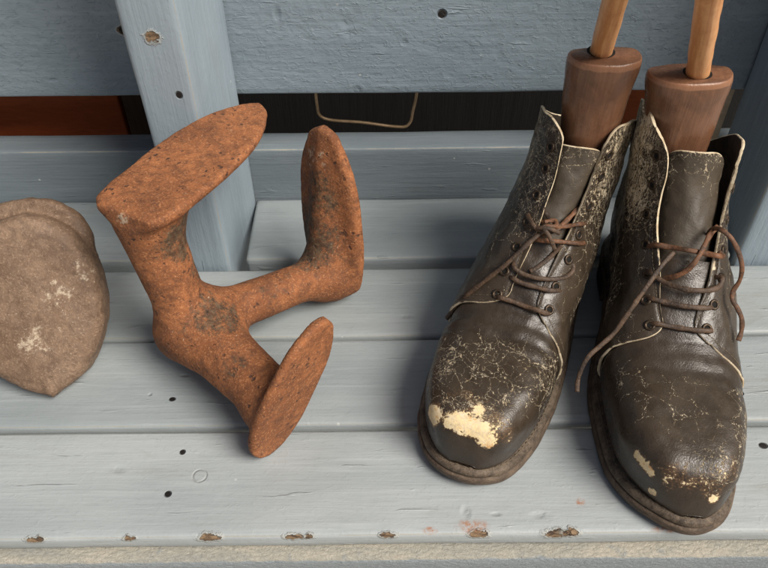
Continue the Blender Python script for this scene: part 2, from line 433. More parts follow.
def foot_sdf(P, heel, toe, nrm, wfun, th, rib=.012, rnd=.004, dome=0.0):
    """flat foot-shaped plate: heel->toe axis, sole face pointing along nrm"""
    heel = np.array(heel, float); toe = np.array(toe, float); ax = toe - heel; L = np.linalg.norm(ax); ax /= L
    n = np.array(nrm, float); n = unit(n - ax * (n @ ax)); lat = np.cross(n, ax)
    d = P - heel
    u = (d @ ax) / L; v = d @ lat; w = d @ n
    W = wfun(np.clip(u, 0, 1))
    dv = (np.abs(v) - W) * .80
    du = np.maximum(-u, u - 1) * L
    d2 = np.where(du > 0, np.maximum(dv, du), dv)
    d2 = smin(-np.maximum(d2, du), 1e3, 1e-6) * -1 if False else np.maximum(dv, du)
    r = np.clip(1 - np.abs(v) / np.maximum(W, 1e-4), 0, 1)
    low = th + rib * np.sqrt(np.clip(r, 0, 1)) * np.clip(1.1 - u, 0, 1) ** .8     # thicker in the middle on the arm side
    up = w - dome * r ** .5
    dn = -w - low
    dz = np.maximum(up, dn)
    a, b = d2 + rnd, dz + rnd
    return np.minimum(np.maximum(a, b), 0) + np.sqrt(np.maximum(a, 0) ** 2 + np.maximum(b, 0) ** 2) - rnd

# ------------------------------------------------------------------ bench
def slab(name, lo, hi, mat, parent, res=.006, bev=.003, wob=.0006, rotseed=0.0, edges=None, skew=0.0):
    """a board with rounded arrises and a slightly uneven face; edge attribute is 1 on its arrises"""
    lo = np.array(lo, float); hi = np.array(hi, float); ctr = (lo + hi) / 2; H = (hi - lo) / 2
    V = []; F = []
    n = [max(2, int(math.ceil(2 * H[k] / (res if k == 0 or H[k] < .2 else res)))) for k in range(3)]
    n = [min(k, 260) for k in n]
    def axis(k):
        inner = np.linspace(-H[k] + bev, H[k] - bev, n[k])
        return np.concatenate([[-H[k]], inner, [H[k]]])
    for k in range(3):
        a, b = (k + 1) % 3, (k + 2) % 3
        A, B = axis(a), axis(b)
        for s in (-1, 1):
            P = np.zeros((len(A), len(B), 3)); P[..., a] = A[:, None]; P[..., b] = B[None, :]; P[..., k] = s * H[k]
            o = len(V); V += list(P.reshape(-1, 3)); F += gridfaces(len(A), len(B), off=o, flip=(s < 0))
    V = np.array(V)
    core = np.clip(V, -(H - bev), H - bev); dlt = V - core
    ln = np.linalg.norm(dlt, axis=1, keepdims=True)
    on = (np.abs(np.abs(V) - H) < 1e-9).sum(1)
    V = core + unit(dlt) * bev
    edge = np.clip((on - 1), 0, 1).astype(float)
    # noise
    if wob:
        nz = fbm(V * np.array([1, 1, 1]), 9.0, 3, rotseed); V = V + unit(dlt) * (nz * wob)[:, None]
    key = {}; remap = np.zeros(len(V), int); keep = []
    for i, v in enumerate(np.round(V, 6)):
        t = tuple(v)
        if t not in key: key[t] = len(keep); keep.append(i)
        remap[i] = key[t]
    F = [tuple(remap[j] for j in f) for f in F]
    F = [f for f in F if len(set(f)) == 4]
    V = V[keep]; edge = edge[keep]
    if skew: V[:, 0] += np.where(V[:, 0] > 0, skew * (V[:, 1] + H[1]) / (2 * H[1]), 0)
    o = mk(name, V, F, mat, parent, {'edge': edge})
    o.location = ctr
    return o, ctr

def sp(ctr, lst):   # world spots -> object space of a slab
    return [(x - ctr[0], y - ctr[1], z - ctr[2], rx, rz, k) for x, y, z, rx, rz, k in lst]

bench = thing('bench', 'weathered grey-blue painted slatted wooden bench carrying the boots and the rusty iron', 'bench')
XL, XR = -.62, .62
def board(name, lo, hi, spots=(), **kw):
    pm = {k: kw.pop(k) for k in ('base', 'dark', 'rot', 'stipple', 'rough', 'grime', 'edge') if k in kw}
    ctr = (np.array(lo) + np.array(hi)) / 2
    m = paint_mat('grey_blue_paint', spots=sp(ctr, spots), **pm)
    return slab(name, lo, hi, m, bench, **kw)[0]

FRONT_SPOTS = [(-.1535, .3125, 0, .0022, .0022, 'hole'), (-.1575, .2775, 0, .0025, .0025, 'hole'), (-.137, .292, 0, .0050, .0050, 'plug'),
    (-.243, .2432, -.001, .0062, .0028, 'chip'), (-.178, .2432, -.001, .0046, .0026, 'chip'), (-.122, .2432, -.001, .0078, .0042, 'chip'),
    (-.063, .2432, -.001, .0075, .0030, 'chip'), (-.054, .2432, -.001, .0040, .0026, 'chip'), (.001, .2432, -.001, .0062, .0030, 'chip'),
    (.064, .2436, -.001, .0070, .0036, 'chip'), (.118, .2432, -.001, .0095, .0044, 'chip'),
    (.030, .2475, 0, .0060, .0040, 'rust'), (.060, .2500, 0, .0130, .0060, 'rust'), (.109, .2580, 0, .0090, .0035, 'dent'), (.056, .2610, 0, .0040, .0060, 'dent'),
    (.138, .2680, 0, .0040, .0040, 'rust'), (.077, .2590, 0, .0050, .0020, 'dent'), (.127, .2440, 0, .0060, .0040, 'chip'), (.285, .3130, 0, .0034, .0026, 'hole'), (.195, .2462, 0, .014, .003, 'rust'),
    (-.30, .30, 0, .008, .003, 'dent'), (-.20, .298, 0, .010, .004, 'dent')]
board('seat_slat', (XL, .2440, -.0150), (XR, .3310, 0), FRONT_SPOTS, base=(.362, .392, .398), dark=(.292, .324, .332), res=.006, bev=.0028, rotseed=1.1, rough=.44, stipple=.1)
board('seat_slat', (XL, .3360, -.022), (XR, .4245, 0), [(-.171, .362, 0, .0026, .0020, 'hole'), (-.19, .367, 0, .002, .002, 'dent'), (.285, .362, 0, .0028, .0022, 'hole'), (-.165, .386, 0, .006, .002, 'dent')],
      base=(.308, .338, .346), dark=(.240, .272, .282), bev=.0032, rotseed=2.3, rough=.42)
board('seat_slat', (XL, .4275, -.022), (XR, .5135, 0), [(-.05, .49, 0, .006, .003, 'dent'), (.02, .45, 0, .009, .003, 'dent')], base=(.305, .332, .336), dark=(.238, .268, .275), bev=.0032, rotseed=3.7, rough=.42)
S4 = dict(base=(.268, .300, .310), dark=(.212, .244, .255), bev=.0032, rough=.45)
board('seat_slat', (XL, .5190, -.014), (-.1925, .6110, .008), **S4, rotseed=4.1)
board('seat_slat', (-.1310, .5190, -.014), (.3300, .6110, .008), **S4, rotseed=5.2)
board('back_rail', (XL, .6125, -.03), (XR, .6440, .068), base=(.192, .226, .248), dark=(.148, .180, .200), bev=.0025, rotseed=6.4, rough=.40, edge=1.0)
board('back_board', (XL, .6135, .1275), (XR, .6420, .36), [(-.029, .6135, .197, .0085, .007, 'dent'), (-.0265, .6135, .1855, .007, .005, 'dent'), (-.023, .6135, .131, .006, .006, 'dent'), (-.089, .6135, .205, .004, .008, 'dent'), (-.222, .6135, .192, .006, .0045, 'chip'), (-.224, .6135, .192, .003, .003, 'hole'), (.052, .6135, .203, .004, .004, 'hole'), (-.30, .6135, .145, .007, .002, 'dent'), (.02, .6135, .178, .004, .004, 'dent')],
      base=(.228, .282, .324), dark=(.178, .228, .266), stipple=1.0, bev=.0022, rotseed=7.7, rough=.27, grime=.2)
PS = dict(base=(.270, .328, .372), dark=(.222, .278, .320), rot=(0, PI / 2, 0), bev=.0035, rough=.40, grime=.25)
board('post', (-.1895, .5160, -.05), (-.1465, .6115, .55), [(-.168, .516, .232, .0055, .0046, 'chip'), (-.158, .516, .184, .0026, .0032, 'hole')], **PS, rotseed=8.2, skew=.0145)
board('post', (.3330, .5160, -.05), (.3760, .6115, .55), **PS, rotseed=9.9)
# apron: painted board whose rough raw top edge sticks out under the front slat
apron_m = None
def apron_mat():
    n = NT('rough_apron'); co = n.tc.outputs['Object']
    a = n.noise(n.scale(co, (14, 60, 60)), 1, 6, .7, .6); b = n.noise(n.scale(co, (220, 420, 420)), 1, 5, .7, .4); g = n.noise(co, 70, 5, .65)
    c = n.mix(n.map(a, .34, .66), (.44, .405, .33), (.33, .325, .285))
    c = n.mix(n.map(b, .55, .8, 0, .6), c, (.60, .57, .49)); c = n.mix(n.map(g, .57, .72, 0, .6), c, (.25, .28, .29))
    sx = n.t.nodes.new('ShaderNodeSeparateXYZ'); n.L(co, sx.inputs[0])
    zt = n.map(n.math('ADD', sx.outputs[2], n.math('MULTIPLY', n.math('SUBTRACT', g, .5), .004)), .0402, .0415)
    c = n.mix(zt, (.27, .305, .32), c)
    h = n.math('ADD', n.math('MULTIPLY', b, 1.0), n.math('MULTIPLY', g, .6))
    return n.fin(c, .8, n.bump(h, 1.0, .0022))
slab('apron', (XL, .2338, -.10), (XR, .2600, -.0155), apron_mat(), bench, bev=.003, wob=.0009, rotseed=11.0)
# small pale raw batten end beside the right post, seen in the gap
slab('batten', (.309, .6160, .0685), (.3285, .6400, .127), M['raw_wood'], bench, bev=.001, wob=0)

# ------------------------------------------------------------------ what lies behind the bench
def setting(name, lo, hi, mat):
    lo = np.array(lo); hi = np.array(hi)
    o, _ = slab(name, lo, hi, mat, None, res=.25, bev=.002, wob=0); o['kind'] = 'structure'; return o
setting('wall', (-1.6, .86, -.46), (1.6, .90, 1.9), M['shaded_wall'])
gm = plain_mat('pale_paving', (.46, .43, .39), (.36, .335, .30), 12, .9, .004)
V = [(-30, -30, -.46), (30, -30, -.46), (30, 30, -.46), (-30, 30, -.46)]
g = mk('ground', V, [(0, 1, 2, 3)], gm); g['kind'] = 'structure'
def crate_panel(name, label, lo, hi, mat):
    o, c = slab(name, lo, hi, mat, None, res=.03, bev=.002, wob=.0004)
    o['label'] = label; o['category'] = 'plank'; return o
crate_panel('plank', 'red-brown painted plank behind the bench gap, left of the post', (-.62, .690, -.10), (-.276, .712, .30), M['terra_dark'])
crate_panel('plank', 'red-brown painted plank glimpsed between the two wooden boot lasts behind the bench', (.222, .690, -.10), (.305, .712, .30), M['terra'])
crate_panel('upright', 'dark brown wooden upright in the gap beside the left post', (-.272, .688, -.10), (-.205, .714, .30), M['brownpost'])
wp = [(-.0655, .66, .17), (-.0660, .66, .12), (-.0655, .66, .088), (-.0640, .66, .0775), (-.0570, .66, .0725), (-.02, .66, .0680), (.015, .66, .0625), (.0245, .66, .0630), (.0290, .66, .0690), (.0310, .66, .080), (.0345, .66, .10), (.0385, .66, .17)]
wv, wf = tube(spline(wp, 70), .0016, 8, ref=(0, 1, 0))
wo = mk('wire_handle', wv, wf, M['wire']); wo['label'] = 'thin tan bent wire loop hanging in the dark gap behind the bench'; wo['category'] = 'wire'

# ------------------------------------------------------------------ three-footed iron
def wf_table(ts, ws, W):
    f = cubic(ts, ws); return lambda u: np.maximum(f(u), 0) * W
foot_w = wf_table([0, .03, .10, .25, .45, .62, .78, .90, .97, 1], [.66, .80, .90, .97, 1.0, .95, .78, .50, .25, .0], 1.0)
back_w = wf_table([0, .04, .12, .25, .45, .62, .78, .90, .97, 1], [.34, .62, .82, .96, 1.0, .96, .82, .56, .32, .0], 1.0)
oval_w = wf_table([0, .04, .12, .25, .45, .60, .78, .90, .97, 1], [.12, .45, .74, .93, 1.0, .99, .84, .57, .30, .0], 1.0)
IRON = dict(
    A=dict(heel=(-.1760, .3900, .1690), toe=(-.1000, .5390, .1640), n=(.0, -.06, 1), W=.0335, w=foot_w),
    B=dict(heel=(-.0380, .4830, .0040), toe=(-.0455, .5180, .1560), n=(.66, .75, .02), W=.0345, w=back_w),
    C=dict(heel=(-.0900, .3040, .0030), toe=(-.0385, .3480, .1060), n=(.72, -.66, -.06), W=.0272, w=oval_w))
HUB = np.array((-.1490, .3990, .0440))
def f_stem(P):
    A, B, Cc = IRON['A'], IRON['B'], IRON['C']
    def att(q, t, back): return np.array(q['heel']) + t * (np.array(q['toe']) - np.array(q['heel'])) - np.array(q['n']) * back
    d = capsule(P, HUB + np.array([-.006, .002, 0]), att(A, .13, .020) + np.array([-.003, 0, 0]), .0195, .0220)
    d = smin(d, np.linalg.norm(P - HUB, axis=-1) - .0215, .012)
    d = smin(d, capsule(P, HUB + np.array([.01, .01, .002]), att(B, .17, .016), .0185, .0160), .022)
    d = smin(d, capsule(P, HUB, att(Cc, .36, .014), .0260, .0205), .022)
    d = smin(d, np.linalg.norm((P - HUB - np.array([-.018, .006, -.012])) / np.array([1, 1, 1.1]), axis=-1) - .018, .016)
    d = smin(d, capsule(P, att(A, .16, .016), att(A, .62, .006), .022, .005), .016)
    d = smin(d, capsule(P, att(B, .15, .014), att(B, .92, .003), .024, .004), .016)
    d = smin(d, capsule(P, att(Cc, .30, .014), att(Cc, .62, .005), .018, .006), .014)
    return d
def f_foot(P, k):
    q = IRON[k]; return foot_sdf(P, q['heel'], q['toe'], q['n'], lambda u: q['w'](u) * q['W'], .0065, rib=dict(A=.009, B=.016, C=.004)[k], rnd=.0028)
def above(P, k):     # keep the arm behind the sole face of its foot
    q = IRON[k]; ax = unit(np.array(q['toe']) - np.array(q['heel'])); n = np.array(q['n'], float); n = unit(n - ax * (n @ ax)); return (P - np.array(q['heel'])) @ n + .0015
def f_iron(P):
    d = f_stem(P)
    for k in 'ABC': d = smin(d, f_foot(P, k), .009)
    for k in 'ABC': d = np.maximum(d, above(P, k) - .0018)
    return d
iron = thing('shoe_iron', 'rusty orange cast iron with three foot-shaped plates, standing left of the boots', 'shoe anvil', (HUB[0], HUB[1], 0))
def cast(f, lo, hi, h, root, origin, mat, regions, grime=(), fleck=(), bump=.0005):
    V, F, N = surface_nets(f, lo, hi, h)
    bn = fbm(V, 38, 4, 3.3) * bump + fbm(V, 170, 2, 8.3) * bump * .30
    V = V + N * bn[:, None]
    g = np.zeros(len(V)); fl = np.zeros(len(V))
    for c, r, s in grime: g = np.maximum(g, s * (1 - sstep(r * .3, r, np.linalg.norm(V - np.array(c), axis=1))))
    for c, r, s in fleck: fl = np.maximum(fl, s * (1 - sstep(r * .3, r, np.linalg.norm(V - np.array(c), axis=1))))
    lab = np.argmin(np.stack([r(V) for _, r in regions], 0), 0)
    fl_lab = np.round(np.median(lab[F], axis=1)).astype(int)
    for r in range(1, len(regions)):          # strays of a foot label go back to the stem
        fi = np.where(fl_lab == r)[0]; cid = np.arange(len(V))
        while True:
            mn = cid[F[fi]].min(1); new = cid.copy(); np.minimum.at(new, F[fi].ravel(), np.repeat(mn, 4))
            if (new == cid).all(): break
            cid = new
        c = cid[F[fi][:, 0]]; u, k = np.unique(c, return_counts=True)
        fl_lab[fi[c != u[np.argmax(k)]]] = 0
    out = []
    for i, (nm, _) in enumerate(regions):
        fs = F[fl_lab == i]
        if not len(fs): continue
        u, inv = np.unique(fs, return_inverse=True); fs = inv.reshape(fs.shape)
        out.append(mk(nm, V[u] - np.array(origin), fs, mat, root, {'grime': g[u], 'fleck': fl[u]}))
    return V, F, out
IR_GR = [((-.128, .388, .068), .034, 1.0), ((-.145, .385, .060), .028, .7), ((-.062, .488, .060), .052, 1.1), ((-.060, .488, .105), .040, .9), ((-.145, .405, .135), .034, 1.1), ((-.132, .412, .100), .028, .9), ((-.112, .350, .055), .026, .75), ((-.10, .45, .055), .045, .55), ((-.17, .40, .09), .03, .35), ((-.12, .46, .17), .05, .22), ((-.06, .33, .06), .05, .25)]
IR_FL = [((-.05, .51, .13), .03, .9), ((-.178, .385, .165), .015, 1), ((-.06, .49, .05), .06, .5), ((-.13, .45, .16), .09, .35), ((-.13, .39, .06), .05, .5)]
cast(f_iron, (-.235, .275, -.004), (.02, .575, .20), .0022, iron, (HUB[0], HUB[1], 0), M['rust'],
     [('stem', lambda P: f_stem(P) + .002), ('foot_plate', lambda P: f_foot(P, 'A')), ('foot_plate', lambda P: f_foot(P, 'B')), ('foot_plate', lambda P: f_foot(P, 'C'))], IR_GR, IR_FL)

# ------------------------------------------------------------------ brown iron last cut by the left edge
BI = dict(toe=(-.2640, .3640, .003), heel=(-.2950, .4420, .1220), n=(.10, -.86, .50))
BIW = wf_table([0, .05, .15, .30, .5, .68, .84, .94, 1], [.34, .60, .84, .98, 1.0, .89, .63, .35, .0], .0580)
def f_bi_foot(P): return foot_sdf(P, BI['heel'], BI['toe'], BI['n'], BIW, .026, rib=.012, rnd=.0075, dome=.009)
def f_bi_stem(P):
    nn = unit(np.array(BI['n'])); c = np.array(BI['heel']) * .6 + np.array(BI['toe']) * .4
    d = capsule(P, c - nn * .014 + np.array([-.01, 0, 0]), (-.345, .455, .035), .026, .024)
    d = smin(d, capsule(P, (-.345, .455, .035), (-.345, .44, .020), .026, .020), .02)
    d = np.maximum(d, (P - np.array(BI['heel'])) @ nn + .004)
    return d
def f_bi_back(P):
    nn = unit(np.array(BI['n'])); ax = np.array(BI['heel']) - np.array(BI['toe'])
    return foot_sdf(P, np.array(BI['heel']) + ax * .075 - nn * .013, np.array(BI['toe']) + ax * .36 - nn * .013, BI['n'], lambda u: BIW(u) * .99, .014, rib=.010, rnd=.006)
def f_bi(P): return smin(smin(f_bi_stem(P), f_bi_foot(P), .012), f_bi_back(P), .003)
bi = thing('shoe_anvil', 'brown pitted iron sole block leaning at the left edge, beside the orange iron', 'shoe anvil', (-.29, .40, 0))
cast(f_bi, (-.42, .33, -.004), (-.19, .52, .165), .0022, bi, (-.29, .40, 0), M['brown_iron'], [('stem', lambda P: f_bi_stem(P) + .001), ('foot_plate', f_bi_foot)],
     [((-.26, .37, .03), .03, .35)], [((-.2759, .387, .0449), .026, 1.0), ((-.2544, .409, .0726), .026, .95), ((-.233, .4222, .0867), .020, .9), ((-.27, .40, .07), .08, .62)], bump=.0012)  # fleck spots place the painted glints on the face

# ------------------------------------------------------------------ boots
def zw(y):      # height of the top of the welt along the boot
    y = np.asarray(y, float)
    return .0145 + .006 * (np.clip(.07 - y, 0, 1) / .07) ** 2 + .019 * sstep(.115, .205, y)

class Boot:
    def __init__(s, xl, xr, cxs, edgeL, edgeR, flareL=0.0, flareR=0.0, topL=8.0, topR=8.0, seed=0.0):
        # outline of the outsole, tip -> left side -> heel -> right side
        s.seed = seed
        pts = [(x, y) for y, x in xl] + [(x, y) for y, x in xr[::-1]]
        s.out = spline(pts, 320, closed=True)
        c = s.out; T = np.roll(c, -1, 0) - np.roll(c, 1, 0); nrm = unit(np.stack([-T[:, 1], T[:, 0]], 1))
        cen = c.mean(0); 
        if ((c - cen) * nrm).sum() < 0: nrm = -nrm
        s.onrm = nrm
        ins = s.inset(.0052)
        tip = ins[:, 1].min(); s.y0 = tip + .0012
        ys = np.linspace(tip + 1e-4, .16, 240); L = []; R = []
        P2 = np.vstack([ins, ins[:1]])
        for y in ys:
            a, b = P2[:-1], P2[1:]; m = (a[:, 1] - y) * (b[:, 1] - y) <= 0
            t = (y - a[m, 1]) / np.where(np.abs(b[m, 1] - a[m, 1]) < 1e-9, 1, b[m, 1] - a[m, 1]); x = a[m, 0] + t * (b[m, 0] - a[m, 0])
            L.append(x.min()); R.append(x.max())
        s.wL = lambda y: np.interp(y, ys, L); s.wR = lambda y: np.interp(y, ys, R)
        y0 = s.y0
        s.top = cubic([y0, y0 + .0012, y0 + .004, y0 + .009, y0 + .017, y0 + .028, .048, .066, .088, .112], [.0225, .0330, .0425, .0505, .0565, .0605, .0632, .0648, .0675, .0755])
        wl, wr = -float(s.wL(.112)), float(s.wR(.112)); cm = (wr - wl) / 2
        k = [0, 1, 2, 3, 4, 5, 6, 7, 8, 8.6]
        w0 = (wl + wr) / 2
        s.fan = dict(
            By=cubic(k, [.112, .150, .208, .262, .288, .291, .288, .287, .289, .290]),
            Bz=cubic(k, [float(zw(.112)), float(zw(.150)), float(zw(.208)), float(zw(.262)) + .002, .058, .090, .122, .152, .182, .200]),
            Ty=cubic(k, [.112, .130, .147, .162, .174, .184, .191, .196, .199, .200]),
            Tz=cubic(k, [.0755, .0900, .105, .120, .1345, .149, .164, .180, .197, .207]),
            W=cubic(k, [w0, w0 * .93, .0415, .0390, .0370, .0352, .0345, .0345, .0350, .0355]),
            cx=cubic(k, [cm, cm * .8 + cxs[1], cxs[2], cxs[3], cxs[4], cxs[5], cxs[6], cxs[7], cxs[8], cxs[8]]),
            eb=cubic(k, [.42, .42, .50, .6, .78, .95, 1, 1, 1, 1]), et=cubic(k, [.80, .82, .86, .9, .95, 1, 1, 1, 1, 1]))
        s.edge = {-1: cubic(*edgeL), 1: cubic(*edgeR)}
        s.flare = {-1: flareL, 1: flareR}; s.ttop = {-1: topL, 1: topR}

    def inset(s, d): return s.out - s.onrm * d

    def fore(s, y, phi):
        """vertical cross-sections of the forefoot; y and phi broadcast; phi in -pi..pi, 0 on top"""
        y, phi = np.broadcast_arrays(np.asarray(y, float), np.asarray(phi, float))
        zb = zw(y) - .002; zt = s.top(y); xl, xr = s.wL(y), s.wR(y); c = (xl + xr) / 2; w = (xr - xl) / 2
        a = np.abs(phi); t = sstep(.05, .112, y)
        eb = .30 + .12 * t; et = .50 + .30 * t
        ca, sa = np.cos(a), np.sin(a)
        top = a < PI / 2
        lat = np.where(top, np.maximum(sa, 0) ** et, np.maximum(sa, 0) ** eb)
        ez = .66 + .14 * t
        # fraction of height: widest place sits low
        mid = .36 + .04 * t
        hz = np.where(top, mid + (1 - mid) * np.maximum(ca, 0) ** (ez + .1 * t), mid - mid * np.maximum(-ca, 0) ** .55)
        return np.stack([c + np.sign(phi) * w * lat, y, zb + (zt - zb) * hz], -1)

    def shaft(s, t, phi, off=0.0):
        t, phi = np.broadcast_arrays(np.asarray(t, float), np.asarray(phi, float))
        g = {k: f(t) for k, f in s.fan.items()}
        a = np.abs(phi); ca, sa = np.cos(a), np.sin(a); top = a < PI / 2
        lat = np.where(top, np.maximum(sa, 0) ** g['et'], np.maximum(sa, 0) ** g['eb'])
        k = np.clip(1 - t, 0, 1)
        mid = .5 + .10 * np.clip(1 - t / 3, 0, 1)
        q = np.where(top, mid * (1 - np.maximum(ca, 0) ** (1 - .1 * k)), mid + (1 - mid) * np.maximum(-ca, 0) ** (1 - .45 * k))
        By, Bz, Ty, Tz = g['By'], g['Bz'] - .002 * k, g['Ty'], g['Tz']
        return np.stack([g['cx'] + np.sign(phi) * g['W'] * lat, Ty + (By - Ty) * q, Tz + (Bz - Tz) * q], -1)

    def surf(s, t, phi):
        t, phi = np.broadcast_arrays(np.asarray(t, float), np.asarray(phi, float))
        tp = np.maximum(t, 0); A = s.shaft(tp, phi)
        j = s.fore(np.full(phi.shape, .112), phi) - s.shaft(np.zeros(phi.shape), phi)
        A = A + j * (1 - sstep(0, 2.2, tp))[..., None]
        if (t < 0).any():
            Bf = s.fore(.112 + .036 * np.minimum(t, 0), phi)
            A = np.where((t < 0)[..., None], Bf, A)
        return A

    def flap(s, t, phi, side, off=0.0):
        """outer surface of a quarter: the shaft pushed outwards, sprung open near its top front corner"""
        P = s.surf(t, phi)
        e = 1e-3
        du = s.surf(np.asarray(t) + 1e-2, phi) - P; dv = s.surf(t, np.asarray(phi) + e) - P
        N = unit(np.cross(dv, du))
        P = P + N * np.asarray(off)[..., None] if np.ndim(off) else P + N * off
        fr = s.flare[side]
        w = sstep(2.2, 8.2, t) * (1 - sstep(.55, 2.0, np.abs(phi)))
        P = P + w[..., None] * np.array([side * fr, -abs(fr) * .10, 0])
        return P, N

def shell_mesh(P, N, th, attrs):
    """thick sheet: outer, inner and a rounded rim whose verts carry edge = 1"""
    n, m = P.shape[:2]; Q = P - N * th
    V = list(P.reshape(-1, 3)); F = gridfaces(n, m, flip=True)
    o = len(V); V += list(Q.reshape(-1, 3)); F += gridfaces(n, m, off=o)
    ring = [(i, 0) for i in range(n)] + [(n - 1, j) for j in range(1, m)] + [(i, m - 1) for i in range(n - 2, -1, -1)] + [(0, j) for j in range(m - 2, 0, -1)]
    R = np.array(ring); A = P[R[:, 0], R[:, 1]]; B = Q[R[:, 0], R[:, 1]]
    mid = (A + B) / 2
    inn = P[np.clip(R[:, 0], 1, n - 2), np.clip(R[:, 1], 1, m - 2)]
    outw = unit(A - inn); bul = mid + outw * th * .35
    k = len(ring); o2 = len(V)
    V += list(A) + list(A * .78 + B * .22 + outw * th * .25) + list(bul) + list(A * .22 + B * .78 + outw * th * .25) + list(B)
    for r in range(4):
        for i in range(k):
            j = (i + 1) % k; F.append((o2 + r * k + i, o2 + r * k + j, o2 + (r + 1) * k + j, o2 + (r + 1) * k + i))
    at = {}
    for key, a in attrs.items():
        a = np.asarray(a, float); rr = a[R[:, 0], R[:, 1]]
        if key == 'edge': at[key] = np.concatenate([a.ravel(), np.clip(a.ravel() * 1.25, 0, 1)] + [np.ones(k) * q for q in (.62, .78, .85, .8, .5)])
        else: at[key] = np.concatenate([a.ravel(), np.zeros(n * m)] + [rr] * 5)
    midx = [0] * ((n - 1) * (m - 1)) + [1] * ((n - 1) * (m - 1)) + [0] * (4 * k)
    return np.array(V), F, at, midx

def blobs(P, lst):
    g = np.zeros(P.shape[:-1])
    for c, r, s_ in lst:
        d = np.linalg.norm((P - np.array(c)) / np.array(r), axis=-1); g = np.maximum(g, s_ * (1 - sstep(.25, 1.0, d)))
    return g

def build_boot(B, root, wear, crack, laces, D):
    # --- sole: outsole and welt follow the same bent bed
    def band(ins_lo, ins_hi, z0, z1, r, y_max=None):
        O = []
        prof = [(ins_lo + r, z0), (ins_lo, z0 + r), ((ins_lo + ins_hi) / 2 - .0004, (z0 + z1) / 2), (ins_hi, z1 - r), (ins_hi + r, z1), (ins_hi + .012, z1)]
        wig = np.array([mnoise.noise(Vector((q[0] * 90, q[1] * 90, B.seed))) for q in B.out]) * .0006
        for d, z in prof:
            c = B.out - B.onrm * (d + wig)[:, None]
            O.append(np.stack([c[:, 0], c[:, 1], zw(c[:, 1]) + z], 1))
        m = len(B.out); V = np.vstack(O); F = gridfaces(len(prof), m, wrap=True)
        V = np.vstack([V, [[0, .13, float(zw(.13)) + z0]], [[0, .13, float(zw(.13)) + z1]]])
        for j in range(m):
            F.append((len(V) - 2, (j + 1) % m, j)); F.append((len(V) - 1, (len(prof) - 1) * m + j, (len(prof) - 1) * m + (j + 1) % m))
        return V, F
    V, F = band(.0004, .0002, -.0145, -.0064, .0012); mk('sole', V, F, M['sole'], root)
    V, F = band(.0016, .0024, -.0068, 0, .0018); welt = mk('welt', V, F, M['welt'], root)
    # stitches on the welt
    st = []
    cc = B.inset(.0058); L = np.concatenate([[0], np.cumsum(np.linalg.norm(np.diff(cc, axis=0), axis=1))])
    for q in np.arange(0, L[-1], .0048):
        a = np.array([np.interp(q, L, cc[:, k]) for k in (0, 1)]); b = np.array([np.interp(q + .0032, L, cc[:, k]) for k in (0, 1)])
        if min(a[1], b[1]) > .19: continue
        pts = np.array([(a[0], a[1], float(zw(a[1])) - .0004), ((a + b)[0] / 2, (a + b)[1] / 2, float(zw((a + b)[1] / 2)) + .0004), (b[0], b[1], float(zw(b[1])) - .0004)])
        st.append(tube(pts, .00055, 5, ref=(0, 0, 1), caps=False))
    mk('stitching', *merge(st), M['thread'], welt)
    # heel block
    hb = B.out - B.onrm * .0015; sel = hb[hb[:, 1] > .222]; sel = sel[np.argsort(np.arctan2(sel[:, 0] - .0, sel[:, 1] - .222))]
    ring = np.vstack([sel]); V = []; 
    for z in (0.0, .0011, .0185): V += [(x * (1 - .03 * (z < .001)), y, z) for x, y in ring]
    m = len(ring); F = gridfaces(3, m, wrap=True) + [tuple(range(m))[::-1], tuple(2 * m + i for i in range(m))]
    mk('heel', V, F, M['sole'], root, smooth=False)
    # --- vamp: forefoot plus the fan up to under the quarters
    phis = np.concatenate([-PI + (np.linspace(0, 1, 150)) * 2 * PI])
    u = np.linspace(0, 1, 90) ** 1.6
    ys = B.y0 + (0.112 - B.y0) * u
    P1 = B.fore(ys[:, None], phis[None, :])
    ts = np.linspace(0, 2.6, 40)[1:]
    P2 = B.shaft(ts[:, None], phis[None, :])
    # blend the seam between the two section families
    j0 = B.fore(np.array([.112])[:, None], phis[None, :])[0] - B.shaft(np.array([0.0])[:, None], phis[None, :])[0]
    P2 = P2 + j0[None] * (1 - sstep(0, 2.2, ts))[:, None, None]
    P = np.vstack([P1, P2]); N = gnormals(P)
    if (N[60, 75] @ np.array([0, -.3, 1])) < 0: N = -N
    cz = fbm(P, 22, 3, B.seed + 5) * .0016 + fbm(P, 75, 2, B.seed + 9) * .0005
    yy = P[..., 1]; lift = sstep(.03, .05, P[..., 2])
    wav = np.sin(yy * 2 * PI / .0135 + 2.2 * fbm(P * np.array([1, .3, 1]), 26, 2, B.seed + 2)) * np.exp(-((yy - .098) / .016) ** 2) * .0007 * D['crease'] * lift
    P = P + N * (cz * sstep(.018, .04, P[..., 2]) + wav)[..., None]
    V = np.vstack([P.reshape(-1, 3), P1[0].mean(0)[None]]); n, m = P.shape[:2]
    F = gridfaces(n, m, flip=True) + [(n * m, j + 1, j) for j in range(m - 1)]
    at = dict(crack=blobs(V, crack), wear=blobs(V, wear), peel=np.zeros(len(V)), edge=np.zeros(len(V)),
              dust=np.clip(.25 + .55 * blobs(V, D['dust']), 0, 1))
    mk('vamp', V, F, M['leather'], root, at)
    # --- tongue
    tt = np.linspace(.3, D['tongue_top'], 60); pp = np.linspace(-1, 1, 40)
    wid = np.interp(tt, [.3, 3, 6, 8], [.5, .75, .85, .80])
    Pt = np.zeros((60, 40, 3)); 
    for i, t in enumerate(tt):
        tq = t - .55 * max(0, (t - D['tongue_top'] + 1.1)) * np.abs(pp) ** 5
        Pt[i] = B.shaft(tq, pp * wid[i])
    Nt = gnormals(Pt)
    if (Nt[30, 20] @ np.array([0, -1, .5])) < 0: Nt = -Nt
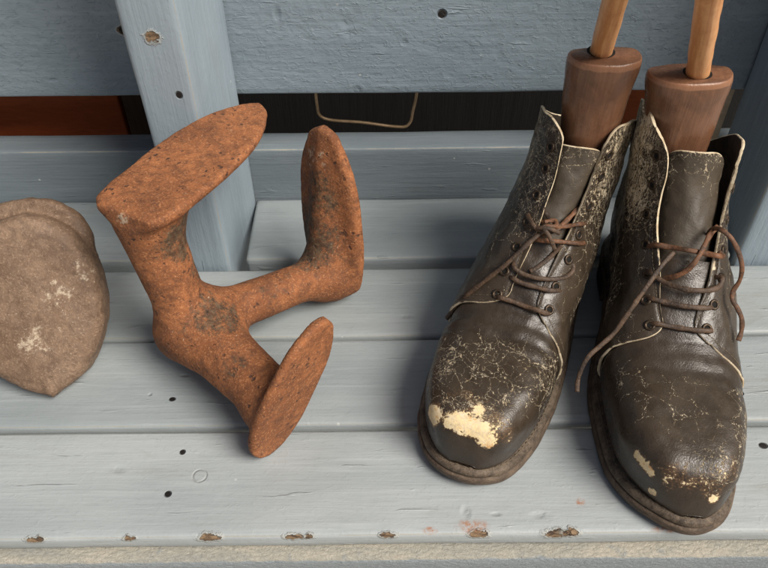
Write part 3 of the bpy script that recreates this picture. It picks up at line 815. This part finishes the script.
    Pt = Pt - Nt * .0042 + Nt * (fbm(Pt, 40, 3, B.seed + 1) * .0018)[..., None] + np.array([D.get('tongue_dx', 0), 0, 0]) * sstep(4, 8, tt)[:, None, None]
    peel = np.broadcast_to(sstep(D['tongue_top'] - 2.6, D['tongue_top'], tt)[:, None] * .75, (60, 40)); 
    V, F, at, mi = shell_mesh(Pt, Nt, .0022, dict(crack=np.broadcast_to(.25 + .5 * sstep(4, 7, tt)[:, None], (60, 40)), wear=np.zeros((60, 40)), peel=peel * .95, edge=np.zeros((60, 40)), dust=np.full((60, 40), .8)))
    mk('tongue', V, F, None, root, at, mats=[M['tongue'], M['lining']], midx=mi)
    # --- quarters
    for side in (-1, 1):
        nu, nv = 90, 100
        uu = np.linspace(0, 1, nu) ** 1.35; vv = np.linspace(0, 1, nv)
        cor, uc = .62, .16
        tb = D['tb'][side][0] + (D['tb'][side][1] - D['tb'][side][0]) * np.clip(uu / .30, 0, 1) + np.where(uu < uc, cor * (1 - np.sqrt(np.clip(1 - ((uc - uu) / uc) ** 2, 0, 1))), 0)
        tp = B.ttop[side] - np.where(uu < .12, 1.0 * (1 - np.sqrt(np.clip(1 - ((.12 - uu) / .12) ** 2, 0, 1))), 0) - .9 * sstep(.2, .8, uu)
        T = tb[:, None] + (tp - tb)[:, None] * vv[None, :]
        pe = B.edge[side](T)
        PH = side * (pe + (PI - pe) * uu[:, None])
        off = .0026 + .0 * T
        P, N = B.flap(T, PH, side, off)
        # wavy, curled facing edge
        N = gnormals(P); c = B.shaft(np.array(4.0), np.array(side * 1.5)); ctr = np.array([B.fan['cx'](4.0), .235, .12])
        if (N[30, 50] @ (P[30, 50] - ctr)) < 0: N = -N
        nz = fbm(P, 24, 3, B.seed + 3 * side) * .0022 + fbm(P, 90, 2, B.seed) * .0006
        du = np.linalg.norm(P - P[:1], axis=-1)
        curl = np.exp(-du / .010) * sstep(2, 7, T) * .0016
        pin = .35 + .65 * sstep(.0, .03, du)
        P = P + N * (nz * pin + curl + .0006 * np.exp(-((du - .0045) / .0016) ** 2) * -1)[..., None]
        aph = np.abs(PH)
        peel = D['peel'][side] * sstep(1.6, 5.0, T) * (.45 + .55 * sstep(.4, 1.1, aph)) * (1 - .3 * sstep(2.0, 3.0, aph))
        peel = np.maximum(peel, D['peel'][side] * .75 * sstep(1.0, 1.5, aph) * sstep(.0, 1.5, T))
        ed = D['rim'] * np.exp(-(du / (.0046 * D['rim'])) ** 1.5) * (.7 + .3 * sstep(1, 5, T)) + .36 * np.exp(-(T - tb[:, None]) / .10)
        V, F, at, mi = shell_mesh(P, N, .0023, dict(crack=np.clip(.36 + .60 * sstep(1.0, 5, T) + 0 * P[..., 0], 0, 1), wear=blobs(P, wear), peel=peel, edge=ed, dust=np.clip(.55 * (1 - sstep(1.5, 4.5, T)) + .1, 0, 1)))
        q = mk('quarter', V, F, None, root, at, mats=[M['leather'], M['lining']], midx=mi)
        # stitching a few mm in from the facing edge, and around the lower corner
        st = []
        path = [(0, j) for j in range(nv - 6, 0, -1)] + [(i, 0) for i in range(0, 40)]
        ins = []
        for i, j in path:
            a = P[min(nu - 1, i), j]; 
            # walk inwards along both grid directions by about 4 mm
            ii = i; 
            while ii < nu - 2 and np.linalg.norm(P[ii, j] - P[0, j]) < .0042: ii += 1
            jj = j
            while jj < nv - 2 and np.linalg.norm(P[ii, jj] - P[ii, 0]) < .0042: jj += 1
            ins.append(P[ii, jj] + N[ii, jj] * .0001)
        ins = np.array(ins); keep = [0]
        for i in range(1, len(ins)):
            if np.linalg.norm(ins[i] - ins[keep[-1]]) > 1e-4: keep.append(i)
        ins = ins[keep]; L = np.concatenate([[0], np.cumsum(np.linalg.norm(np.diff(ins, axis=0), axis=1))])
        k3 = lambda x: np.array([np.interp(x, L, np.convolve(np.pad(ins[:, c_], 2, mode='edge'), np.ones(5) / 5, 'valid')) for c_ in range(3)])
        for x in np.arange(.002, L[-1] - .002, .0030):
            a, b = k3(x), k3(x + .0020)
            st.append(tube(np.array([a, (a + b) / 2 + N[20, 20] * .0001, b]), .00034, 5, ref=(0, -.7, .7), caps=False))
        if st: mk('stitching', *merge(st), M['thread'], q)
        # eyelets
        for t in D['eyelets'][side]:
            e0 = float(B.edge[side](t)); 
            ph = e0
            p0, _ = B.flap(np.array(t), np.array(side * e0), side, .0026)
            while ph < 2.0:
                p, nn = B.flap(np.array(t), np.array(side * ph), side, .0026)
                if np.linalg.norm(p - p0) > .0095: break
                ph += .01
            i = np.argmin(np.linalg.norm(P.reshape(-1, 3) - p, axis=1)); pc = P.reshape(-1, 3)[i]; nn = N.reshape(-1, 3)[i]
            R = Vector(nn).to_track_quat('Z', 'Y')
            o = bpy.data.objects.new('eyelet', EYE); COL.objects.link(o); o.parent = q
            o.location = pc + nn * .0002; o.rotation_mode = 'QUATERNION'; o.rotation_quaternion = R
            B.eye[(side, t)] = (pc, nn)
    # --- lace
    ls = {'lace': [], 'lace_worn': []}
    for spec in laces:
        pts, mat, hw = spec
        ls[mat].append(tube(spline(pts, max(12, 9 * len(pts))), hw * .73, 12, flat=hw * .34, wob=.25))
    V = []; F = []; mi = []; o = 0
    for i, k in enumerate(('lace', 'lace_worn')):
        for v, f in ls[k]:
            V.append(v); F += [tuple(o + j for j in q) for q in f]; mi += [i] * len(f); o += len(v)
    if V: mk('lace', np.vstack(V), F, None, root, mats=[M['lace'], M['lace_worn']], midx=mi)

def make_eyelet():
    V = []; F = []; n = 20; prof = []
    R, r = .0030, .00115
    for k in range(8):
        a = 2 * PI * k / 8; prof.append((R + r * math.cos(a), r * .75 * math.sin(a)))
    for j in range(n):
        b = 2 * PI * j / n
        for q, z in prof: V.append((q * math.cos(b), q * math.sin(b), z))
    for j in range(n):
        for k in range(8):
            F.append((j * 8 + k, ((j + 1) % n) * 8 + k, ((j + 1) % n) * 8 + (k + 1) % 8, j * 8 + (k + 1) % 8))
    o = len(V); V += [(R * math.cos(2 * PI * j / n), R * math.sin(2 * PI * j / n), .0001) for j in range(n)]
    F.append(tuple(o + j for j in range(n)))
    me = bpy.data.meshes.new('eyelet'); me.from_pydata(V, [], F); me.update()
    me.materials.append(M['eyelet']); me.materials.append(M['black'])
    me.polygons.foreach_set('use_smooth', [True] * len(me.polygons)); me.polygons[len(F) - 1].material_index = 1
    return me
EYE = make_eyelet()

TK = [0, 1, 2, 3, 4, 5, 6, 7, 8, 8.6]
BL = Boot(xl=[(-.0004, -.0080), (.0058, -.0272), (.0209, -.0412), (.0391, -.0496), (.0647, -.0546), (.0964, -.0565), (.130, -.050), (.170, -.038), (.215, -.028), (.255, -.026), (.285, -.018), (.300, .000)],
          xr=[(.0022, .0105), (.0144, .0265), (.0423, .0392), (.0795, .0464), (.1111, .0481), (.145, .0475), (.185, .045), (.225, .045), (.260, .046), (.288, .034), (.300, .018)],
          cxs=[0, .0, .002, .006, .009, .012, .014, .016, .017],
          edgeL=(TK, [.03, .03, .04, .07, .11, .15, .20, .27, .45, .55]), edgeR=(TK, [.30, .36, .38, .44, .52, .60, .68, .76, .90, 1.0]), flareL=.001, flareR=-.007, topL=7.6, topR=7.5, seed=1.7)
BR = Boot(xl=[(-.0030, -.0030), (.0057, -.0216), (.0207, -.0380), (.0420, -.0498), (.0744, -.0549), (.1072, -.0568), (.140, -.0530), (.180, -.043), (.220, -.038), (.260, -.037), (.288, -.026), (.300, -.008)],
          xr=[(-.0002, .0140), (.0135, .0295), (.0398, .0410), (.0780, .0508), (.110, .0530), (.140, .0515), (.180, .044), (.220, .038), (.260, .037), (.288, .026), (.300, .010)],
          cxs=[0, .0, .002, .002, .001, .0, -.001, -.002, -.002],
          edgeL=(TK, [.15, .29, .44, .53, .57, .54, .46, .50, .85, 1.0]), edgeR=(TK, [.06, .14, .25, .37, .52, .66, .80, .92, 1.05, 1.1]), flareL=.006, flareR=.004, topL=8.2, topR=7.15, seed=4.2)
BL.eye = {}; BR.eye = {}
boot_l = thing('boot', 'cracked brown-black lace-up boot with a big cream scuff on its toe, nearer the rusty iron', 'boot', (.0570, .2790, 0), -math.radians(21), 'pair of old leather boots')
boot_r = thing('boot', 'dark brown lace-up boot with flared top and a loose lace bow, nearest the right edge', 'boot', (.2035, .2410, 0), -math.radians(7), 'pair of old leather boots')
EY = [.45, 1.25, 2.1, 3.05, 4.15, 5.4, 6.7]
D_L = dict(rim=.48, crease=.8, tongue_top=6.5, dust=[((0, .05, .06), (.06, .07, .05), .6)], tb={-1: (.0, .25), 1: (.0, -.25)}, peel={-1: .85, 1: 1.05}, eyelets={-1: EY[:6] + [6.35], 1: EY[:6] + [6.3]}, tongue_dx=.002)
D_R = dict(rim=.66, crease=.35, tongue_top=6.9, dust=[((0, .06, .06), (.07, .07, .05), 1.0)], tb={-1: (.0, .15), 1: (.0, -.32)}, peel={-1: 1.36, 1: .95}, eyelets={-1: EY, 1: EY[:6]})
WEAR_L = []; CRACK_L = []; LACE_L = []
WEAR_R = []; CRACK_R = []; LACE_L += [([(-.0100, .1640, .1150), (-.0040, .1570, .1215), (.0040, .1540, .1255), (.0115, .1545, .1262), (.0190, .1575, .1215)], 'lace', .0023),
    ([(.0045, .1665, .1235), (.0100, .1590, .1262), (.0065, .1545, .1262), (.0120, .1510, .1225), (.0185, .1480, .1130)], 'lace', .0022),
    ([(.0010, .1580, .1200), (.0080, .1560, .1265), (.0150, .1600, .1260), (.0130, .1640, .1270), (.0060, .1610, .1262)], 'lace_worn', .0022)]
LACE_R = []
#@@DATA
LACE_L = [
    ([(-0.0151, 0.1167, 0.0810), (-0.0120, 0.1150, 0.0832), (-0.0028, 0.1151, 0.0824), (0.0075, 0.1147, 0.0811), (0.0175, 0.1134, 0.0816), (0.0244, 0.1153, 0.0786), (0.0270, 0.1192, 0.0761)], 'lace', 0.0024),
    ([(-0.0097, 0.1304, 0.0923), (-0.0062, 0.1277, 0.0936), (0.0010, 0.1264, 0.0924), (0.0118, 0.1268, 0.0915), (0.0208, 0.1277, 0.0905), (0.0271, 0.1323, 0.0879), (0.0302, 0.1384, 0.0847)], 'lace', 0.0025),
    ([(-0.0087, 0.1383, 0.1004), (-0.0076, 0.1332, 0.1000), (0.0000, 0.1312, 0.0975), (0.0116, 0.1311, 0.0967), (0.0237, 0.1356, 0.0958), (0.0315, 0.1440, 0.0937), (0.0344, 0.1512, 0.0953), (0.0325, 0.1544, 0.0983)], 'lace', 0.0023),
    ([(0.0014, 0.1537, 0.1135), (0.0068, 0.1517, 0.1158), (0.0205, 0.1557, 0.1154), (0.0326, 0.1628, 0.1115), (0.0379, 0.1747, 0.1037)], 'lace_worn', 0.0024),
    ([(0.0046, 0.1355, 0.0973), (0.0105, 0.1410, 0.1006), (0.0166, 0.1487, 0.1052), (0.0224, 0.1556, 0.1126)], 'lace', 0.0022),
    ([(0.0280, 0.1861, 0.1270), (0.0259, 0.1810, 0.1274), (0.0219, 0.1715, 0.1255), (0.0166, 0.1618, 0.1233), (0.0108, 0.1577, 0.1213), (0.0063, 0.1572, 0.1164)], 'lace_worn', 0.0025),
    ([(0.0352, 0.1799, 0.1184), (0.0301, 0.1699, 0.1238), (0.0220, 0.1662, 0.1224), (0.0151, 0.1602, 0.1249), (0.0083, 0.1609, 0.1236), (0.0036, 0.1658, 0.1228)], 'lace_worn', 0.0023),
    ([(-0.0085, 0.1681, 0.1244), (-0.0048, 0.1599, 0.1262), (0.0013, 0.1544, 0.1242), (0.0081, 0.1567, 0.1203), (0.0151, 0.1584, 0.1223), (0.0171, 0.1625, 0.1239), (0.0121, 0.1637, 0.1252), (0.0078, 0.1597, 0.1238)], 'lace', 0.0023),
    ([(0.0023, 0.1694, 0.1322), (0.0053, 0.1692, 0.1275), (0.0103, 0.1648, 0.1254), (0.0159, 0.1628, 0.1217)], 'lace', 0.0022),
    ([(0.0132, 0.1586, 0.1249), (0.0079, 0.1567, 0.1216), (0.0021, 0.1508, 0.1177), (-0.0061, 0.1413, 0.1094), (-0.0139, 0.1330, 0.1006), (-0.0261, 0.1253, 0.0874), (-0.0383, 0.1188, 0.0728), (-0.0456, 0.1190, 0.0600), (-.0490, .1180, .0510), (-.0530, .1200, .0400)], 'lace', 0.0024)]
LACE_L += [([(-.0100, .1640, .1150), (-.0040, .1570, .1215), (.0040, .1540, .1255), (.0115, .1545, .1262), (.0190, .1575, .1215)], 'lace', .0023),
    ([(.0045, .1665, .1235), (.0100, .1590, .1262), (.0065, .1545, .1262), (.0120, .1510, .1225), (.0185, .1480, .1130)], 'lace', .0022),
    ([(.0010, .1580, .1200), (.0080, .1560, .1265), (.0150, .1600, .1260), (.0130, .1640, .1270), (.0060, .1610, .1262)], 'lace_worn', .0022)]
LACE_R = [
    ([(-0.0253, 0.1212, 0.0818), (-0.0212, 0.1186, 0.0844), (-0.0110, 0.1178, 0.0835), (-0.0006, 0.1159, 0.0842), (0.0094, 0.1151, 0.0845), (0.0164, 0.1163, 0.0839), (0.0191, 0.1200, 0.0808)], 'lace', 0.0024),
    ([(-0.0276, 0.1378, 0.0917), (-0.0242, 0.1343, 0.0940), (-0.0154, 0.1317, 0.0939), (-0.0031, 0.1282, 0.0948), (0.0090, 0.1276, 0.0950), (0.0155, 0.1298, 0.0937), (0.0176, 0.1336, 0.0926)], 'lace', 0.0026),
    ([(-0.0285, 0.1560, 0.0998), (-0.0257, 0.1507, 0.1037), (-0.0172, 0.1431, 0.1033), (-0.0063, 0.1363, 0.1045), (0.0055, 0.1343, 0.1054), (0.0150, 0.1362, 0.1057), (0.0218, 0.1420, 0.1054), (0.0228, 0.1462, 0.1083), (0.0193, 0.1495, 0.1059)], 'lace', 0.0026),
    ([(-0.0270, 0.1718, 0.1118), (-0.0222, 0.1667, 0.1178), (-0.0133, 0.1640, 0.1189), (-0.0027, 0.1583, 0.1222), (0.0091, 0.1573, 0.1211), (0.0177, 0.1547, 0.1218), (0.0239, 0.1608, 0.1169), (0.0215, 0.1641, 0.1175)], 'lace_worn', 0.0028),
    ([(-0.0165, 0.1490, 0.1010), (-0.0095, 0.1464, 0.1066), (-0.0031, 0.1472, 0.1120), (0.0021, 0.1503, 0.1193), (0.0073, 0.1587, 0.1248), (0.0112, 0.1654, 0.1314), (0.0181, 0.1742, 0.1332)], 'lace_worn', 0.0026),
    ([(0.0140, 0.1790, 0.1165), (0.0137, 0.1750, 0.1248), (0.0141, 0.1710, 0.1330), (0.0167, 0.1673, 0.1382), (0.0217, 0.1649, 0.1360), (0.0271, 0.1625, 0.1281), (0.0303, 0.1599, 0.1182), (0.0299, 0.1568, 0.1081), (0.0272, 0.1535, 0.1009), (0.0269, 0.1494, 0.0966), (0.0309, 0.1448, 0.0922), (0.0345, 0.1402, 0.0868), (0.0358, 0.1354, 0.0792), (0.0342, 0.1301, 0.0738)], 'lace_worn', 0.0025),
    ([(-0.0125, 0.1566, 0.1209), (-0.0201, 0.1477, 0.1176), (-0.0282, 0.1376, 0.1104), (-0.0357, 0.1286, 0.1013), (-0.0434, 0.1196, 0.0900), (-0.0511, 0.1116, 0.0786), (-0.0603, 0.1044, 0.0713), (-0.0677, 0.0985, 0.0661), (-0.0718, 0.0929, 0.0587), (-0.0737, 0.0877, 0.0510), (-0.0737, 0.0816, 0.0446)], 'lace', 0.0024)]
# the hanging half of the right boot's bow clears the flap
_b, _m, _h = LACE_R[5]
LACE_R[5] = ([(x + .0048 * max(0, min(1, (i - 3) / 4)), y - .012 * max(0, min(1, (i - 2) / 4)), z) for i, (x, y, z) in enumerate(_b)], _m, _h)
WEAR_L = [((-.0320, .0205, .0475), (.0115, .012, .014), 1.0), ((-.0200, .0166, .0522), (.010, .010, .010), .72), ((-.0120, .0168, .0540), (.015, .013, .013), 1.0), ((-.0033, .0262, .0595), (.0095, .0095, .010), .95), ((.0010, .0168, .0530), (.015, .012, .012), 1.0), ((.0085, .0140, .0485), (.012, .011, .011), .95), ((.0100, .0235, .0570), (.016, .014, .014), .44), ((.0200, .0200, .0500), (.014, .012, .012), .36), ((-.010, .030, .060), (.04, .016, .012), .30)]
CRACK_L = [((0, .062, .060), (.065, .062, .05), .82), ((-.032, .060, .055), (.035, .050, .03), 1.05), ((.033, .075, .050), (.030, .045, .035), 1.0), ((-.005, .026, .056), (.045, .025, .03), 1.15)]
WEAR_R = [((-.0380 + .0085 * q, .0310 - .0115 * q, .0466 - .003 * q), (.0036, .0042, .006), 1.0) for q in (0, .2, .4, .6, .8, 1)] + [((-.0340, .0250, .0450), (.010, .012, .010), .34), ((-.0255, .0151, .0277), (.0045, .005, .005), .95), ((-.0143, .0138, .0496), (.024, .020, .018), .34), ((.0072, .0122, .0489), (.028, .020, .020), .30), ((.0105, .0075, .0387), (.0055, .0055, .0055), 1.0), ((.0193, .0212, .0545), (.016, .016, .02), .28)]
CRACK_R = [((.036, .058, .045), (.036, .060, .035), 1.05), ((.012, .024, .050), (.035, .030, .03), .95), ((-.01, .06, .06), (.06, .05, .04), .60), ((-.036, .085, .055), (.025, .035, .03), .6)]
#@@END
build_boot(BL, boot_l, WEAR_L, CRACK_L, LACE_L, D_L)
build_boot(BR, boot_r, WEAR_R, CRACK_R, LACE_R, D_R)

# ------------------------------------------------------------------ wooden lasts with dowel handles
def last(label, base, top, rt, dtop, group):
    base = np.array(base); top = np.array(top)
    root = thing('boot_last', label, 'boot last', tuple(base), 0, group)
    # D section: curved front, nearly flat back; wide at the top and narrowing into the boot
    n = 72; ang = np.linspace(0, 2 * PI, n, endpoint=False)
    secs = [(0.0, .66, .62), (.25, .70, .72), (.5, .77, .82), (.72, .87, .90), (.88, .95, .96), (.955, 1.0, 1.0), (.982, .992, .985), (.995, .965, .95), (1.0, .93, .90)]
    V = []; E = []
    tl = np.linspace(0, 1, 60)
    f1 = cubic([q[0] for q in secs], [q[1] for q in secs]); f2 = cubic([q[0] for q in secs], [q[2] for q in secs])
    tl = np.concatenate([np.linspace(0, .93, 50), [.95, .965, .975, .983, .99, .995, 1.0]])
    for t in tl:
        c = base * 0 + (top - base) * t
        x = rt * f1(t) * np.sign(np.cos(ang)) * np.abs(np.cos(ang)) ** .85
        y = np.where(np.sin(ang) < 0, np.sin(ang) * rt * .70, np.sign(np.sin(ang)) * np.abs(np.sin(ang)) ** .55 * rt * .34) * f2(t)
        for a, b in zip(x, y):
            V.append((c[0] + a, c[1] + b, c[2])); E.append(1.0 if .97 < t < .998 else (.35 if t > .93 else 0))
    V = np.array(V); V += (fbm(V, 30, 3, base[0] * 30) * .0008)[:, None]
    m = n; F = gridfaces(len(tl), n, wrap=True)
    # top face as a fan with an inner ring so its rim stays crisp
    c = top - base; k0 = (len(tl) - 1) * n; V = np.vstack([V, [c]]); E.append(0)
    F += [(len(V) - 1, k0 + j, k0 + (j + 1) % n) for j in range(n)]
    body = mk('last_body', V, F, M['last'], root, {'edge': np.array(E)})
    # dowel
    d0 = np.array(dtop[0]) - base; d1 = np.array(dtop[1]) - base
    ax = unit(d1 - d0)
    ln = float(np.linalg.norm(d1 - d0)) + .06
    pts = np.array([(0, 0, -.015), (0, 0, 0), (0, 0, ln / 2), (0, 0, ln)])
    v, f = tube(spline(pts, 40), .0078, 28, ref=(1, 0, 0))
    v = v + (fbm(v + d0, 60, 2, 2.0) * .0004)[:, None]
    hd = mk('handle', v, f, M['dowel'], root, {'edge': np.zeros(len(v))})
    hd.location = tuple(d0); hd.rotation_mode = 'QUATERNION'; hd.rotation_quaternion = Vector(ax).to_track_quat('Z', 'Y')
    # dark drilled socket ring around the dowel
    a = np.linspace(0, 2 * PI, 36, endpoint=False); s0 = d0
    ring = [(s0[0] + math.cos(q) * .0098, s0[1] + math.sin(q) * .0098, c[2] + .0004) for q in a]
    mk('socket', ring, [tuple(range(36))], M['black'], body)
    return root
last('brown wooden last with a dowel handle, standing in the boot nearer the rusty iron', (.1560, .4830, .070), (.1560, .4800, .2335), .0262,
     ((.1535, .4830, .2335), (.1417, .4400, .2890)), 'wooden lasts in the boots')
last('brown wooden last with a dowel handle, standing in the boot nearest the right edge', (.2270, .4700, .070), (.2155, .4720, .2245), .0298,
     ((.2190, .4680, .2245), (.1915, .4230, .2945)), 'wooden lasts in the boots')

# ------------------------------------------------------------------ camera, light
cam = bpy.data.cameras.new('camera'); co = bpy.data.objects.new('camera', cam); COL.objects.link(co)
cam.sensor_width = 36; cam.lens = 36 * 740 / 768; cam.clip_start = .01; cam.clip_end = 200
p, r = math.radians(44.3), math.radians(-.6)
fwd = Vector((0, math.cos(p), -math.sin(p))); right = Vector((1, 0, 0)); up = right.cross(fwd)
r_ = right * math.cos(r) + up * math.sin(r); u_ = -right * math.sin(r) + up * math.cos(r)
mw = Matrix((r_, u_, -fwd)).transposed().to_4x4(); mw.translation = (0, 0, .48); co.matrix_world = mw
sc.camera = co

w = bpy.data.worlds.new('World'); sc.world = w; w.use_nodes = True
nt = w.node_tree; bg = nt.nodes['Background']; sky = nt.nodes.new('ShaderNodeTexSky'); sky.sky_type = 'NISHITA'
sky.sun_disc = False
SUN = Vector((.58, -.42, .80)).normalized()
sky.sun_elevation = math.asin(SUN.z); sky.sun_rotation = math.atan2(SUN.x, SUN.y)
sky.dust_density = 6.0; sky.air_density = 1.0; sky.ozone_density = .6
nt.links.new(sky.outputs[0], bg.inputs[0]); bg.inputs[1].default_value = .065
sl = bpy.data.lights.new('sun', 'SUN'); sl.energy = 4.2; sl.angle = math.radians(30); sl.color = (1, .95, .88)
so = bpy.data.objects.new('sun', sl); COL.objects.link(so); so.rotation_euler = (-SUN).to_track_quat('-Z', 'Y').to_euler()
sc.view_settings.view_transform = 'Standard'; sc.view_settings.look = 'None'; sc.view_settings.exposure = 0; sc.view_settings.gamma = 1
sc.render.engine = 'CYCLES'
